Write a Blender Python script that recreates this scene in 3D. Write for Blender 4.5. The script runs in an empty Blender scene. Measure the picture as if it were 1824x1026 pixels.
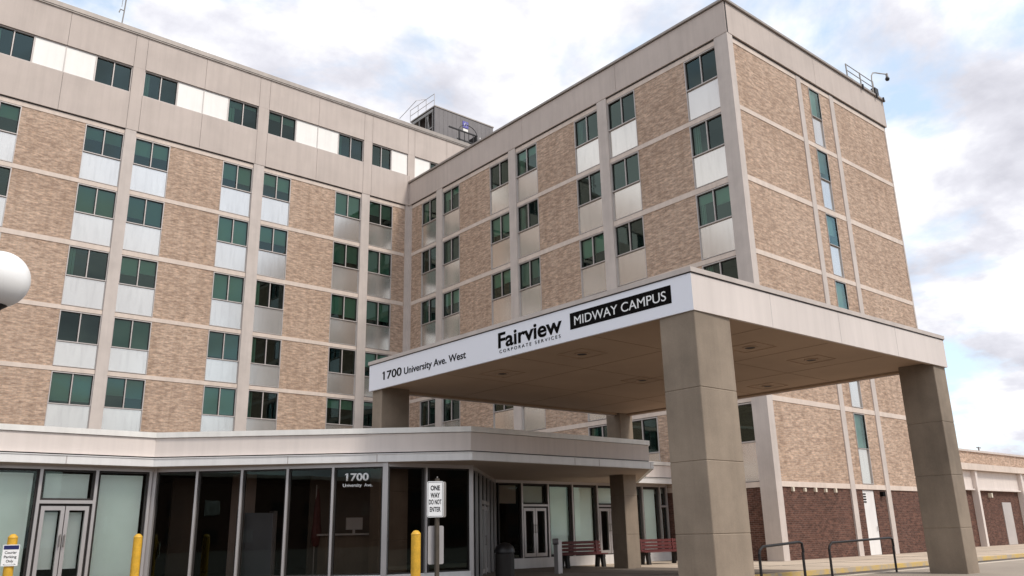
import bpy, bmesh, math, random
from mathutils import Vector, Matrix
random.seed(7)
SC = bpy.context.scene
C = SC.collection
R = math.radians

# ------------------------------------------------------------------ camera
F_PX = 1477.0
cam_d = bpy.data.cameras.new("camera")
cam = bpy.data.objects.new("camera", cam_d); C.objects.link(cam)
cam_d.sensor_width = 36.0; cam_d.lens = F_PX / 1824 * 36
cam_d.clip_end = 5000; cam_d.clip_start = 0.1
fw = Vector((0.62242511, 0.72856329, 0.28597643)); rt = Vector((0.76423449, -0.64459103, -0.0211674)); dn = Vector((0.16891605, 0.23172817, -0.95800283))
CAM = Vector((-28.434, -43.683, 1.25))
m = Matrix.Identity(4)
for i in range(3):
    m[i][0] = rt[i]; m[i][1] = -dn[i]; m[i][2] = -fw[i]; m[i][3] = CAM[i]
cam.matrix_world = m
SC.camera = cam
SC.render.resolution_x = 1024; SC.render.resolution_y = 576
SC.view_settings.view_transform = 'Standard'
SC.view_settings.look = 'None'
SC.view_settings.exposure = 0.1
SC.view_settings.gamma = 1.0

# ------------------------------------------------------------------ sky
SUN_EL = R(50)
SUN_V = Vector((0.30, -1.0, 0)).normalized() * math.cos(SUN_EL) + Vector((0, 0, math.sin(SUN_EL)))
W = bpy.data.worlds.new("World"); SC.world = W; W.use_nodes = True
nt = W.node_tree; nt.nodes.clear()
def N(t, typ, **kw):
    n = t.nodes.new(typ)
    for k, v in kw.items(): setattr(n, k, v)
    return n
out = N(nt, 'ShaderNodeOutputWorld'); bg = N(nt, 'ShaderNodeBackground'); bg.inputs[1].default_value = 0.1
sky = N(nt, 'ShaderNodeTexSky', sky_type='NISHITA', sun_disc=False)
sky.sun_elevation = SUN_EL; sky.sun_rotation = math.atan2(SUN_V.x, SUN_V.y)
tc = N(nt, 'ShaderNodeTexCoord')
# clouds: stretch the direction so that banks flatten towards the horizon
sep = N(nt, 'ShaderNodeSeparateXYZ'); nt.links.new(tc.outputs['Generated'], sep.inputs[0])
mx = N(nt, 'ShaderNodeMath', operation='MAXIMUM'); mx.inputs[1].default_value = 0.0; nt.links.new(sep.outputs[2], mx.inputs[0])
ad = N(nt, 'ShaderNodeMath', operation='ADD'); ad.inputs[1].default_value = 0.28; nt.links.new(mx.outputs[0], ad.inputs[0])
dx = N(nt, 'ShaderNodeMath', operation='DIVIDE'); dy = N(nt, 'ShaderNodeMath', operation='DIVIDE')
nt.links.new(sep.outputs[0], dx.inputs[0]); nt.links.new(ad.outputs[0], dx.inputs[1])
nt.links.new(sep.outputs[1], dy.inputs[0]); nt.links.new(ad.outputs[0], dy.inputs[1])
cb = N(nt, 'ShaderNodeCombineXYZ'); nt.links.new(dx.outputs[0], cb.inputs[0]); nt.links.new(dy.outputs[0], cb.inputs[1])
def wn(scale, det, rough, off, dist=0.3):
    mp = N(nt, 'ShaderNodeMapping'); mp.inputs['Location'].default_value = off
    nt.links.new(cb.outputs[0], mp.inputs[0])
    n = N(nt, 'ShaderNodeTexNoise'); n.inputs['Scale'].default_value = scale; n.inputs['Detail'].default_value = det
    n.inputs['Roughness'].default_value = rough; n.inputs['Distortion'].default_value = dist
    nt.links.new(mp.outputs[0], n.inputs['Vector']); return n.outputs[0]
def wramp(src, stops):
    r = N(nt, 'ShaderNodeValToRGB'); nt.links.new(src, r.inputs[0])
    e = r.color_ramp.elements
    while len(e) < len(stops): e.new(0.5)
    for el, (p, c) in zip(e, stops): el.position = p; el.color = (c[0], c[1], c[2], 1)
    return r.outputs[0]
CL = 11.5
shade = wramp(wn(2.6, 8, 0.56, (7.7, 5.1, 0), .12), [(0.36, (CL * .54, CL * .54, CL * .60)), (0.45, (CL * .70, CL * .70, CL * .76)), (0.53, (CL * .93, CL * .93, CL * .95)), (0.60, (CL, CL, CL)), (1, (CL * 1.15, CL * 1.14, CL * 1.1))])
cov = wramp(wn(1.8, 7, 0.58, (2.2, 3.9, 0)), [(0.41, (.0, .0, .0)), (0.50, (1, 1, 1))])
mix = N(nt, 'ShaderNodeMix', data_type='RGBA')
br = N(nt, 'ShaderNodeVectorMath', operation='SCALE'); br.inputs['Scale'].default_value = 1.15
nt.links.new(sky.outputs[0], br.inputs[0])
ad2 = N(nt, 'ShaderNodeVectorMath', operation='ADD'); ad2.inputs[1].default_value = (4.2, 5.0, 5.6); nt.links.new(br.outputs[0], ad2.inputs[0])
nt.links.new(cov, mix.inputs[0]); nt.links.new(ad2.outputs[0], mix.inputs[6]); nt.links.new(shade, mix.inputs[7])
nt.links.new(mix.outputs[2], bg.inputs[0]); nt.links.new(bg.outputs[0], out.inputs[0])
# ------------------------------------------------------------------ sun
sl = bpy.data.lights.new("sun", 'SUN'); sl.energy = 2.3; sl.angle = R(11); sl.color = (1.0, 0.93, 0.84)
sun = bpy.data.objects.new("sun", sl); C.objects.link(sun)
sun.rotation_euler = (-SUN_V).to_track_quat('-Z', 'Y').to_euler()
sun.location = (0, -60, 80)

# ------------------------------------------------------------------ materials
MATS = {}
def base_mat(name):
    mt = bpy.data.materials.new(name); mt.use_nodes = True
    t = mt.node_tree; b = t.nodes['Principled BSDF']; MATS[name] = mt
    return mt, t, b
def coords(t, stretch=None):
    tc = N(t, 'ShaderNodeTexCoord'); o = tc.outputs['Object']
    if stretch:
        mp = N(t, 'ShaderNodeMapping'); mp.inputs['Scale'].default_value = stretch
        t.links.new(o, mp.inputs[0]); o = mp.outputs[0]
    return o
def noise(t, vec, scale, det=5, rough=0.55):
    n = N(t, 'ShaderNodeTexNoise'); n.inputs['Scale'].default_value = scale; n.inputs['Detail'].default_value = det
    n.inputs['Roughness'].default_value = rough; t.links.new(vec, n.inputs['Vector']); return n.outputs[0]
def ramp(t, src, stops):
    r = N(t, 'ShaderNodeValToRGB'); t.links.new(src, r.inputs[0]); e = r.color_ramp.elements
    while len(e) < len(stops): e.new(0.5)
    for el, (p, c) in zip(e, stops):
        el.position = p
        if isinstance(c, (int, float)): c = (c, c, c)
        el.color = (*c, 1)
    return r.outputs[0]
def mul(t, a, b, fac=1.0):
    x = N(t, 'ShaderNodeMix', data_type='RGBA', blend_type='MULTIPLY'); x.inputs[0].default_value = fac
    t.links.new(a, x.inputs[6]); t.links.new(b, x.inputs[7]); return x.outputs[2]
def mat(name, col, rough=0.8, metal=0.0, var=0.12, scale=1.2, streak=0.0, bump=0.0, spec=0.3, fine=0.0):
    """painted / cast surface: blotches, fine grain, vertical rain streaks"""
    mt, t, b = base_mat(name)
    b.inputs['Roughness'].default_value = rough; b.inputs['Metallic'].default_value = metal
    b.inputs['Specular IOR Level'].default_value = spec
    o = coords(t)
    c = ramp(t, noise(t, o, scale, 6, .6), [(0.3, tuple(v * (1 - var) for v in col)), (0.7, tuple(min(1, v * (1 + var)) for v in col))])
    if fine:
        c = mul(t, c, ramp(t, noise(t, o, 38, 3, .7), [(0.3, 1 - fine), (0.7, 1.0)]))
    if streak:
        c = mul(t, c, ramp(t, noise(t, coords(t, (2.6, 2.6, .16)), 1.6, 5, .6), [(0.35, 1 - streak), (0.6, 1.0)]))
    t.links.new(c, b.inputs['Base Color'])
    if bump:
        bp = N(t, 'ShaderNodeBump'); bp.inputs['Strength'].default_value = bump; bp.inputs['Distance'].default_value = 0.01
        t.links.new(noise(t, o, 30, 4, .6), bp.inputs['Height']); t.links.new(bp.outputs[0], b.inputs['Normal'])
    return mt
def brick_mat(name, c1, c2, mortar, bw, bh, blot=0.16, lightc=None, bumpd=0.012):
    mt, t, b = base_mat(name); b.inputs['Roughness'].default_value = 0.85; b.inputs['Specular IOR Level'].default_value = 0.2
    tc = N(t, 'ShaderNodeTexCoord'); s = N(t, 'ShaderNodeSeparateXYZ'); t.links.new(tc.outputs['Object'], s.inputs[0])
    a = N(t, 'ShaderNodeMath', operation='ADD'); t.links.new(s.outputs[0], a.inputs[0]); t.links.new(s.outputs[1], a.inputs[1])
    cbn = N(t, 'ShaderNodeCombineXYZ'); t.links.new(a.outputs[0], cbn.inputs[0]); t.links.new(s.outputs[2], cbn.inputs[1])
    br = N(t, 'ShaderNodeTexBrick'); t.links.new(cbn.outputs[0], br.inputs['Vector'])
    br.inputs['Scale'].default_value = 1; br.inputs['Brick Width'].default_value = bw; br.inputs['Row Height'].default_value = bh
    br.inputs['Mortar Size'].default_value = bh * .085; br.inputs['Mortar Smooth'].default_value = .3; br.inputs['Bias'].default_value = -.1
    br.inputs['Color1'].default_value = (*c1, 1); br.inputs['Color2'].default_value = (*c2, 1); br.inputs['Mortar'].default_value = (*mortar, 1)
    def st(sx, sz, sc, stops, det=5):
        mp = N(t, 'ShaderNodeMapping'); mp.inputs['Scale'].default_value = (sx, sz, 1); t.links.new(cbn.outputs[0], mp.inputs[0])
        return ramp(t, noise(t, mp.outputs[0], sc, det, .65), stops)
    c = mul(t, br.outputs[0], st(1.5, 4.0, 1.7, [(0.36, (1 - blot * 1.7, 1 - blot * 2.0, 1 - blot * 2.2)), (0.5, .97), (0.66, (1.16, 1.13, 1.1))]))
    c = mul(t, c, st(4.2, 12, 1.0, [(0.33, 1 - blot * 2.1), (0.5, 1.0), (0.68, (1.26, 1.22, 1.17))], 3))
    c = mul(t, c, st(1.7, .10, 1.3, [(0.36, (.90, .885, .87)), (0.52, 1.0)]))
    c = mul(t, c, st(.25, .25, 1.2, [(0.3, (.90, .86, .83)), (0.7, (1.06, 1.05, 1.04))]))
    t.links.new(c, b.inputs['Base Color'])
    bp = N(t, 'ShaderNodeBump'); bp.inputs['Strength'].default_value = .7; bp.inputs['Distance'].default_value = bumpd; bp.invert = True
    t.links.new(br.outputs['Fac'], bp.inputs['Height']); t.links.new(bp.outputs[0], b.inputs['Normal'])
    return mt
def glass_mat(name, tint, ior=1.5, rough=0.0, refl=1.0):
    mt = bpy.data.materials.new(name); mt.use_nodes = True; t = mt.node_tree; t.nodes.clear(); MATS[name] = mt
    o = N(t, 'ShaderNodeOutputMaterial'); mxs = N(t, 'ShaderNodeMixShader'); tr = N(t, 'ShaderNodeBsdfTransparent'); gl = N(t, 'ShaderNodeBsdfGlossy')
    tr.inputs[0].default_value = (*tint, 1); gl.inputs[0].default_value = (.72, .93, .86, 1); gl.inputs['Roughness'].default_value = rough
    fr = N(t, 'ShaderNodeFresnel'); fr.inputs[0].default_value = ior
    # slight waviness of float glass
    bp = N(t, 'ShaderNodeBump'); bp.inputs['Strength'].default_value = .06; bp.inputs['Distance'].default_value = .01
    t.links.new(noise(t, coords(t), 1.3, 1, .5), bp.inputs['Height']); t.links.new(bp.outputs[0], gl.inputs['Normal']); 
    ml = N(t, 'ShaderNodeMath', operation='MULTIPLY'); ml.inputs[1].default_value = refl; ml.use_clamp = True
    t.links.new(fr.outputs[0], ml.inputs[0]); t.links.new(ml.outputs[0], mxs.inputs[0])
    t.links.new(tr.outputs[0], mxs.inputs[1]); t.links.new(gl.outputs[0], mxs.inputs[2]); t.links.new(mxs.outputs[0], o.inputs[0])
    return mt

M_brick = brick_mat('buff_brick', (.57, .428, .33), (.405, .292, .222), (.55, .47, .41), .30, .072, .12)
M_dbrick = brick_mat('brown_brick', (.155, .078, .060), (.085, .044, .036), (.20, .15, .125), .21, .075, .12)
M_lime = mat('limestone', (.72, .61, .53), .85, var=.08, streak=.08, bump=.15, fine=.06)
M_pier = mat('concrete_pier', (.60, .53, .485), .85, var=.08, streak=.08, bump=.15, fine=.05)
M_fascia = mat('precast_fascia', (.57, .49, .44), .8, var=.07, scale=.5, streak=.07, bump=.1, fine=.04)
M_cap = mat('coping_metal', (.36, .32, .29), .5, .3, var=.08, streak=.1)
M_pcap = mat('bright_coping', (.86, .83, .78), .35, .15, var=.05, streak=.08)
M_white = mat('white_enamel', (.90, .87, .82), .32, 0, var=.03, spec=.6, streak=.05)
M_eave = mat('painted_eave', (.82, .80, .78), .4, .1, var=.04, streak=.07)
M_alu = mat('aluminium', (.52, .49, .48), .38, .55, var=.06)
M_alud = mat('dark_gasket', (.035, .03, .028), .5, 0, var=.1)
M_win = mat('window_aluminium', (.52, .475, .45), .45, .25, var=.06)
M_col = mat('cast_concrete', (.295, .236, .18), .85, var=.28, scale=.6, streak=.10, bump=.25, fine=.10)
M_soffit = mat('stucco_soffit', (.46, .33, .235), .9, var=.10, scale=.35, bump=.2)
M_sofj = mat('soffit_seam', (.25, .175, .12), .9, var=.05)
M_sofp = mat('pavilion_soffit', (.50, .41, .34), .8, var=.07, scale=.4)
M_cfas = mat('canopy_fascia', (.74, .66, .61), .6, var=.05, scale=.4, streak=.07)
M_sign = mat('sign_white', (.86, .87, .93), .4, var=.02, scale=.3, spec=.4)
M_black = mat('sign_black', (.006, .005, .005), .7, var=.1, spec=.05)
M_letw = mat('letter_white', (.88, .88, .88), .5, var=.01)
M_dark = mat('dark_interior', (.042, .031, .027), .9, var=.3, scale=.3)
M_blind = mat('roller_blind', (.78, .80, .76), .8, var=.05)
t = M_blind.node_tree; b = t.nodes['Principled BSDF']; oi = N(t, 'ShaderNodeObjectInfo')
t.links.new(ramp(t, oi.outputs['Random'], [(0.0, (.34, .37, .36)), (0.5, (.62, .66, .62)), (1.0, (.80, .82, .78))]), b.inputs['Base Color'])
M_drape = mat('sheer_drape', (.95, .96, .92), .85, var=.06, scale=.8)
M_glass = glass_mat('green_glass', (.37, .57, .46), 1.62, refl=1.25)
M_pglass = glass_mat('clear_glass', (.95, .99, .96), 1.55, refl=.9)
M_eglass = glass_mat('pale_green_glass', (.66, .86, .78), 1.6, refl=1.6)
M_dglass = glass_mat('lobby_glass', (.62, .56, .52), 1.45, refl=1.0)
M_yel = mat('yellow_paint', (.76, .43, .035), .5, var=.20, scale=5, fine=.18, spec=.5, streak=.05)
M_steel = mat('galvanised_steel', (.30, .28, .26), .5, .6, var=.12, scale=4)
M_rail = mat('black_paint', (.012, .010, .010), .45, var=.2, spec=.5)
M_red = mat('red_bench_paint', (.125, .03, .028), .5, var=.18, scale=5, spec=.4)
M_pent = mat('grey_cladding', (.215, .20, .20), .6, .2, var=.05, streak=.10)
M_roof = mat('roof_gravel', (.25, .23, .21), .95, var=.15, bump=.4, fine=.3)
M_globe = mat('opal_globe', (.90, .89, .87), .25, var=.01, spec=.5)
M_asph = mat('asphalt', (.13, .108, .09), .92, var=.24, scale=.35, bump=.5, fine=.25)
M_walk = mat('pavement_concrete', (.56, .46, .36), .9, var=.10, scale=.4, bump=.2, fine=.12)
M_isl = mat('island_concrete', (.36, .305, .25), .9, var=.12, scale=.4, bump=.3, fine=.15)
M_drive = mat('dark_concrete', (.20, .165, .135), .9, var=.16, scale=.5, bump=.2, fine=.15)  # darker concrete than the pavement, for the entrance side
M_kerb = mat('kerb_concrete', (.62, .55, .46), .85, var=.1, bump=.2, fine=.1)
M_yline = mat('yellow_kerb_paint', (.72, .45, .10), .7, var=.2, scale=2, fine=.2)
t = M_yline.node_tree; b = t.nodes['Principled BSDF']
t.links.new(ramp(t, noise(t, coords(t, (1, 1, 1)), 1.6, 7, .7), [(0.40, (.50, .42, .33)), (0.50, (.66, .47, .20)), (0.62, (.70, .48, .13))]), b.inputs['Base Color'])
M_lamp = mat('lamp_glass', (.75, .68, .55), .3, var=.02)
M_blue = mat('blue_sign', (.15, .14, .42), .4, var=.03)
M_navy = mat('navy_header', (.02, .025, .12), .5, var=.03)
M_board = mat('display_board', (.30, .36, .42), .5, var=.1, scale=.4)
M_brown = mat('weathered_post', (.085, .07, .055), .6, .2, var=.25, scale=6)
M_grey = mat('grey_bin', (.028, .024, .022), .6, var=.15)
# reflective spandrel: satin enamelled panel
mt, t, b = base_mat('spandrel_panel')
M_span = mt
c = ramp(t, noise(t, coords(t, (1, 1, .35)), .9, 4), [(0.3, (.64, .61, .57)), (0.7, (.70, .67, .625))])
c = mul(t, c, ramp(t, noise(t, coords(t, (4, 4, .5)), 1.5, 4), [(0.32, .93), (0.5, 1.0)]))
t.links.new(c, b.inputs['Base Color']); b.inputs['Metallic'].default_value = .86; b.inputs['Roughness'].default_value = .20
b.inputs['Specular IOR Level'].default_value = .5

# ------------------------------------------------------------------ mesh helpers
class MB:
    def __init__(s): s.bm = bmesh.new()
    def hexa(s, p):
        v = [s.bm.verts.new(q) for q in p]
        for f in ((0, 1, 2, 3), (7, 6, 5, 4), (0, 4, 5, 1), (1, 5, 6, 2), (2, 6, 7, 3), (3, 7, 4, 0)): s.bm.faces.new([v[i] for i in f])
    def box(s, x0, x1, y0, y1, z0, z1):
        s.hexa([(x0, y0, z0), (x1, y0, z0), (x1, y1, z0), (x0, y1, z0), (x0, y0, z1), (x1, y0, z1), (x1, y1, z1), (x0, y1, z1)])
    def prism(s, poly, z0, z1):
        n = len(poly); a = [s.bm.verts.new((x, y, z0)) for x, y in poly]; b_ = [s.bm.verts.new((x, y, z1)) for x, y in poly]
        s.bm.faces.new(a[::-1]); s.bm.faces.new(b_)
        for i in range(n): s.bm.faces.new((a[i], a[(i + 1) % n], b_[(i + 1) % n], b_[i]))
    def tube(s, pts, r, n=10, r2=None, cap=True):
        pts = [Vector(p) for p in pts]; rings = []
        up = Vector((0, 0, 1))
        for i, p in enumerate(pts):
            d = (pts[min(i + 1, len(pts) - 1)] - pts[max(i - 1, 0)]).normalized()
            a = d.cross(up)
            if a.length < 1e-3: a = d.cross(Vector((1, 0, 0)))
            a.normalize(); b_ = d.cross(a).normalized()
            rr = r if r2 is None else r + (r2 - r) * i / (len(pts) - 1)
            rings.append([s.bm.verts.new(p + (a * math.cos(2 * math.pi * k / n) + b_ * math.sin(2 * math.pi * k / n)) * rr) for k in range(n)])
        for i in range(len(rings) - 1):
            for k in range(n): s.bm.faces.new((rings[i][k], rings[i][(k + 1) % n], rings[i + 1][(k + 1) % n], rings[i + 1][k]))
        if cap: s.bm.faces.new(rings[0][::-1]); s.bm.faces.new(rings[-1])
    def lathe(s, prof, c=(0, 0, 0), n=24):
        rings = []
        for r, z in prof:
            if r < 1e-4: rings.append([s.bm.verts.new((c[0], c[1], c[2] + z))])
            else: rings.append([s.bm.verts.new((c[0] + r * math.cos(2 * math.pi * k / n), c[1] + r * math.sin(2 * math.pi * k / n), c[2] + z)) for k in range(n)])
        for a, b_ in zip(rings, rings[1:]):
            for k in range(n):
                f = [a[k % len(a)], a[(k + 1) % len(a)], b_[(k + 1) % len(b_)], b_[k % len(b_)]]
                g = []
                for v in f:
                    if v not in g: g.append(v)
                if len(g) > 2: s.bm.faces.new(g)
    def build(s, name, mt, parent=None, smooth=False, bevel=0):
        if name not in ('pane', 'window_pane', 'door_glass'): bmesh.ops.recalc_face_normals(s.bm, faces=s.bm.faces)
        if bevel: bmesh.ops.bevel(s.bm, geom=s.bm.edges[:], offset=bevel, segments=2, affect='EDGES', profile=.5)
        off = Vector((0, 0, 0))
        if parent: 
            off = parent_off(parent)
        if off.length: bmesh.ops.translate(s.bm, verts=s.bm.verts, vec=-off)
        me = bpy.data.meshes.new(name); s.bm.to_mesh(me); s.bm.free()
        if smooth:
            for p in me.polygons: p.use_smooth = True
        me.materials.append(mt)
        o = bpy.data.objects.new(name, me); C.objects.link(o)
        if parent: o.parent = parent
        return o
def build_each(mb, name, mt, parent=None):
    """one object per loose piece"""
    bm = mb.bm; bm.verts.ensure_lookup_table(); seen = set(); outl = []
    for v0 in bm.verts:
        if v0 in seen: continue
        comp = []; st = [v0]; seen.add(v0)
        while st:
            v = st.pop(); comp.append(v)
            for e in v.link_edges:
                w = e.other_vert(v)
                if w not in seen: seen.add(w); st.append(w)
        idx = {v: i for i, v in enumerate(comp)}; q = MB()
        nv = [q.bm.verts.new(v.co) for v in comp]
        for fc in {f_ for v in comp for f_ in v.link_faces}: q.bm.faces.new([nv[idx[v]] for v in fc.verts])
        outl.append(q.build(name, mt, parent))
    bm.free(); return outl
def parent_off(p):
    v = Vector((0, 0, 0))
    while p: v += p.location; p = p.parent
    return v
def thing(name, label, cat, loc=(0, 0, 0), group=None):
    o = bpy.data.objects.new(name, None); o.empty_display_size = .3; C.objects.link(o); o.location = loc
    o['label'] = label; o['category'] = cat
    if group: o['group'] = group
    return o
def struct(o, label=None):
    o['kind'] = 'structure'
    if label: o['label'] = label
    return o
class Frame:
    """a vertical plane: a runs along it, d stands out of it, z up"""
    def __init__(s, o, u, n): s.o = Vector((*o, 0)); s.u = Vector((*u, 0)).normalized(); s.n = Vector((*n, 0)).normalized()
    @staticmethod
    def line(p, q):
        u = Vector((q[0] - p[0], q[1] - p[1])).normalized(); return Frame(p, u, (u.y, -u.x))
    def P(s, a, d, z): v = s.o + s.u * a + s.n * d; return (v.x, v.y, z)
    def box(s, mb, a0, a1, d0, d1, z0, z1):
        mb.hexa([s.P(a0, d0, z0), s.P(a1, d0, z0), s.P(a1, d1, z0), s.P(a0, d1, z0), s.P(a0, d0, z1), s.P(a1, d0, z1), s.P(a1, d1, z1), s.P(a0, d1, z1)])
def text(fr, s, a0, a1, z0, cap, d, parent, mt, name='lettering', bold=0.0, spacing=1.0, thick=.006):
    """flat letters on a Frame between a0 and a1, capital height cap"""
    cu = bpy.data.curves.new(name, 'FONT'); cu.body = s; cu.size = 1; cu.extrude = 0; cu.offset = bold; cu.space_character = spacing
    to = bpy.data.objects.new('tmp', cu); C.objects.link(to)
    bpy.context.view_layer.update()
    dg = bpy.context.evaluated_depsgraph_get(); me = bpy.data.meshes.new_from_object(to.evaluated_get(dg))
    C.objects.unlink(to); bpy.data.objects.remove(to)
    xs = [v.co.x for v in me.vertices]; x0, x1 = min(xs), max(xs)
    cu2 = 0.72  # cap height of the built-in face at size 1
    bm = bmesh.new(); bm.from_mesh(me)
    r = bmesh.ops.extrude_face_region(bm, geom=bm.faces[:])
    vs = [e for e in r['geom'] if isinstance(e, bmesh.types.BMVert)]
    bmesh.ops.translate(bm, verts=vs, vec=(0, 0, 1))
    off = parent_off(parent)
    for v in bm.verts:
        a = a0 + (v.co.x - x0) / (x1 - x0) * (a1 - a0); z = z0 + v.co.y / cu2 * cap
        v.co = Vector(fr.P(a, d + thick * v.co.z, z)) - off
    if s.startswith('1'):
        q = MB(); k = a0 + .012; t_ = z0 + cap
        pts = [(k - .24 * cap, t_ - .26 * cap), (k + .06 * cap, t_ - .13 * cap), (k + .06 * cap, t_ + .01 * cap), (k - .24 * cap, t_ - .12 * cap)]
        vs_ = [[bm.verts.new(Vector(fr.P(x, dd_, z)) - off) for x, z in pts] for dd_ in (d, d + thick)]
        bm.faces.new(vs_[0]); bm.faces.new(vs_[1][::-1])
        for i in range(4): bm.faces.new((vs_[0][i], vs_[0][(i + 1) % 4], vs_[1][(i + 1) % 4], vs_[1][i]))
        q.bm.free()
    bmesh.ops.recalc_face_normals(bm, faces=bm.faces)
    me2 = bpy.data.meshes.new(name); bm.to_mesh(me2); bm.free(); me2.materials.append(mt)
    o = bpy.data.objects.new(name, me2); C.objects.link(o); o.parent = parent
    return o

# ------------------------------------------------------------------ ground
g = MB(); g.box(-600, 600, -600, 600, -1.0, 0.0); struct(g.build('ground', M_asph))
g = MB(); g.prism([(-6.0, -24.5), (-6.0, -30.2), (70, -30.2), (70, -20), (-6.0, -20)], .004, .13); wk = struct(g.build('pavement', M_walk))
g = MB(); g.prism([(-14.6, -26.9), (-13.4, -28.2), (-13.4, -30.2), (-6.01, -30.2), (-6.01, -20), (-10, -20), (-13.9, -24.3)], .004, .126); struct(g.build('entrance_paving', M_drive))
jm = MB()
for i in range(28):
    x = -12.6 + i * 3.0; jm.box(x, x + .018, -30.05, -20.4 if x < 0 else -25.6, .131, .134)
jm.box(-13.0, 69, -27.7, -27.68, .131, .134)
struct(jm.build('pavement_joints', M_alud))
g = MB(); g.box(-13.4, 70, -30.36, -30.2, .004, .136); struct(g.build('kerb', M_yline))
g = MB(); g.prism([(-13.2, -32.8), (70, -32.8), (70, -37.5), (-18, -37.5), (-18, -34.0), (-14.0, -32.9)], .004, .15); struct(g.build('traffic_island', M_isl))
g = MB(); g.box(-13.4, 70, -32.8, -32.62, .004, .165); struct(g.build('island_kerb', M_kerb))
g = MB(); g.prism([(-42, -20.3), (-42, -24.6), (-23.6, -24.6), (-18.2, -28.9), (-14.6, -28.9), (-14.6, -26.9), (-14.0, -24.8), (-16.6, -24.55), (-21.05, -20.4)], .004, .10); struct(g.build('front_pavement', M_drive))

# ------------------------------------------------------------------ brick building
S = [0, 3.3267, 6.681, 9.984, 13.0, 16.102]
ZJ = 22.534; WT = -.329; WB = -1.877; PB = -3.377
LW = -42.0; RX = 14.57; EY = -25.5
bld = thing('brick_building', 'large buff brick hospital block with rows of green tinted windows and pale concrete bands', 'building', (0, 0, 0))
FL = Frame((0, 0), (1, 0), (0, -1)); FR = Frame((0, 0), (0, -1), (-1, 0)); FE = Frame((0, EY), (1, 0), (0, -1))
Lw = [(-27.25, -25.40), (-24.78, -22.91), (-19.97, -18.08), (-17.52, -15.67), (-12.71, -10.92), (-10.28, -8.51), (-5.53, -3.685), (-3.10, -1.31)]
Rw = [(1.53, 3.26), (3.87, 5.61), (8.62, 10.42), (11.02, 12.79), (15.77, 17.53), (18.18, 20.02), (23.09, 24.89)]
Ew = [(6.64, 7.61)]
brick = MB(); dbrick = MB(); pier = MB(); belt = MB()
def bricks(fr, a0, a1, z0=2.85, z1=ZJ): fr.box(brick, a0, a1, -.32, 0, z0, z1)
# left wing brick fields (left of each pair) and piers
ed = [LW] + [v for w in Lw for v in w] + [-.35]
for i in range(0, len(ed) - 1, 2):
    a0, a1 = ed[i], ed[i + 1]
    if a1 - a0 < 1.0 and i < len(ed) - 2: FL.box(pier, a0, a1, -.32, .10, 0, ZJ)
    else: bricks(FL, a0, a1, 0)
FL.box(pier, -.35, 0.0, -.32, .06, 0, ZJ)
ed = [.35] + [v for w in Rw for v in w]
for i in range(0, len(ed) - 1, 2):
    a0, a1 = ed[i], ed[i + 1]
    if a1 - a0 < 1.0: FR.box(pier, a0, a1, -.32, .10, 0, ZJ)
    else: bricks(FR, a0, a1, 2.85); FR.box(dbrick, a0, a1, -.32, -.01, 0, 2.85)
FR.box(pier, .062, .35, -.32, .06, 0, ZJ)
FR.box(dbrick, Rw[-1][0], Rw[-1][1], -.32, -.01, 0, 2.85)
FR.box(dbrick, Rw[-2][0], Rw[-2][1], -.32, -.01, 0, 2.85); FR.box(dbrick, Rw[-3][0], Rw[-3][1], -.32, -.01, 0, 2.85)
# corner pier, wraps both faces
pier.box(-.10, .0, EY - .10, -24.89, 0, ZJ); pier.box(0, .30, EY - .10, EY + .62, 0, ZJ)
# end face
for a0, a1 in ((.30, 5.55), (5.92, 6.64), (7.61, 8.62), (9.0, RX - .12)):
    bricks(FE, a0, a1, 2.85); 
for a0, a1 in ((.30, 5.55), (5.92, 6.60), (7.62, 8.62), (9.0, RX - .12)): FE.box(dbrick, a0, a1, -.32, -.03, 0, 2.85)
FE.box(dbrick, 6.60, 7.62, -.32, -.03, 2.80, 2.85)
for a0, a1 in ((5.55, 5.92), (8.62, 9.0)): FE.box(pier, a0, a1, -.32, .045, 0, ZJ)
FE.box(pier, RX - .12, RX, -.32, .03, 0, ZJ)
# hidden sides
bricks(Frame((RX, 0), (0, -1), (1, 0)), 0, 25.2, 0)
brick.box(LW, 34, 13.7, 14, 0, 28.2); brick.box(33.7, 34, .3, 13.7, 0, 28.2); brick.box(LW, LW + .3, 0.35, 13.7, 0, 28.2); brick.box(RX, 34, 0.0, .3, 0, 22.0)
# belts
def zpb(k): return max(ZJ - S[k] + PB, (ZJ - S[k + 1] + WT + .27) if k < 5 else 0)
for k in range(6):
    zt = ZJ - (S[k + 1] if k < 5 else 19.2) + WT; zb = zpb(k)
    h0, h1 = (zt + .03, zb - .03)
    if k == 5: h0, h1 = 2.83, zb - .02
    if k < 5: FL.box(belt, LW, -.40, -.3, .025, h0, h1)
    FR.box(belt, .35, 24.89, -.3, .025, h0, h1)
    FE.box(belt, .305, RX - .0, -.3, .022, h0, h1)
# lintel strip under the fascia
FL.box(belt, LW, -.40, -.3, .028, ZJ + WT + .03, ZJ - .06); FR.box(belt, .40, 24.89, -.3, .028, ZJ + WT + .03, ZJ - .06); FE.box(belt, .305, RX, -.3, .025, ZJ + WT + .03, ZJ - .06)
build_each(brick, 'wall', M_brick, bld); build_each(dbrick, 'base_wall', M_dbrick, bld)
build_each(pier, 'pier', M_pier, bld); build_each(belt, 'stone_band', M_lime, bld)
gap = MB(); FL.box(gap, LW, 0, -.3, .05, ZJ - .06, ZJ); FR.box(gap, .05, 25.5, -.3, .05, ZJ - .06, ZJ); FE.box(gap, 0, RX, -.3, .05, ZJ - .06, ZJ - .001)
gap.build('shadow_gap', M_alud, bld)
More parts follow.
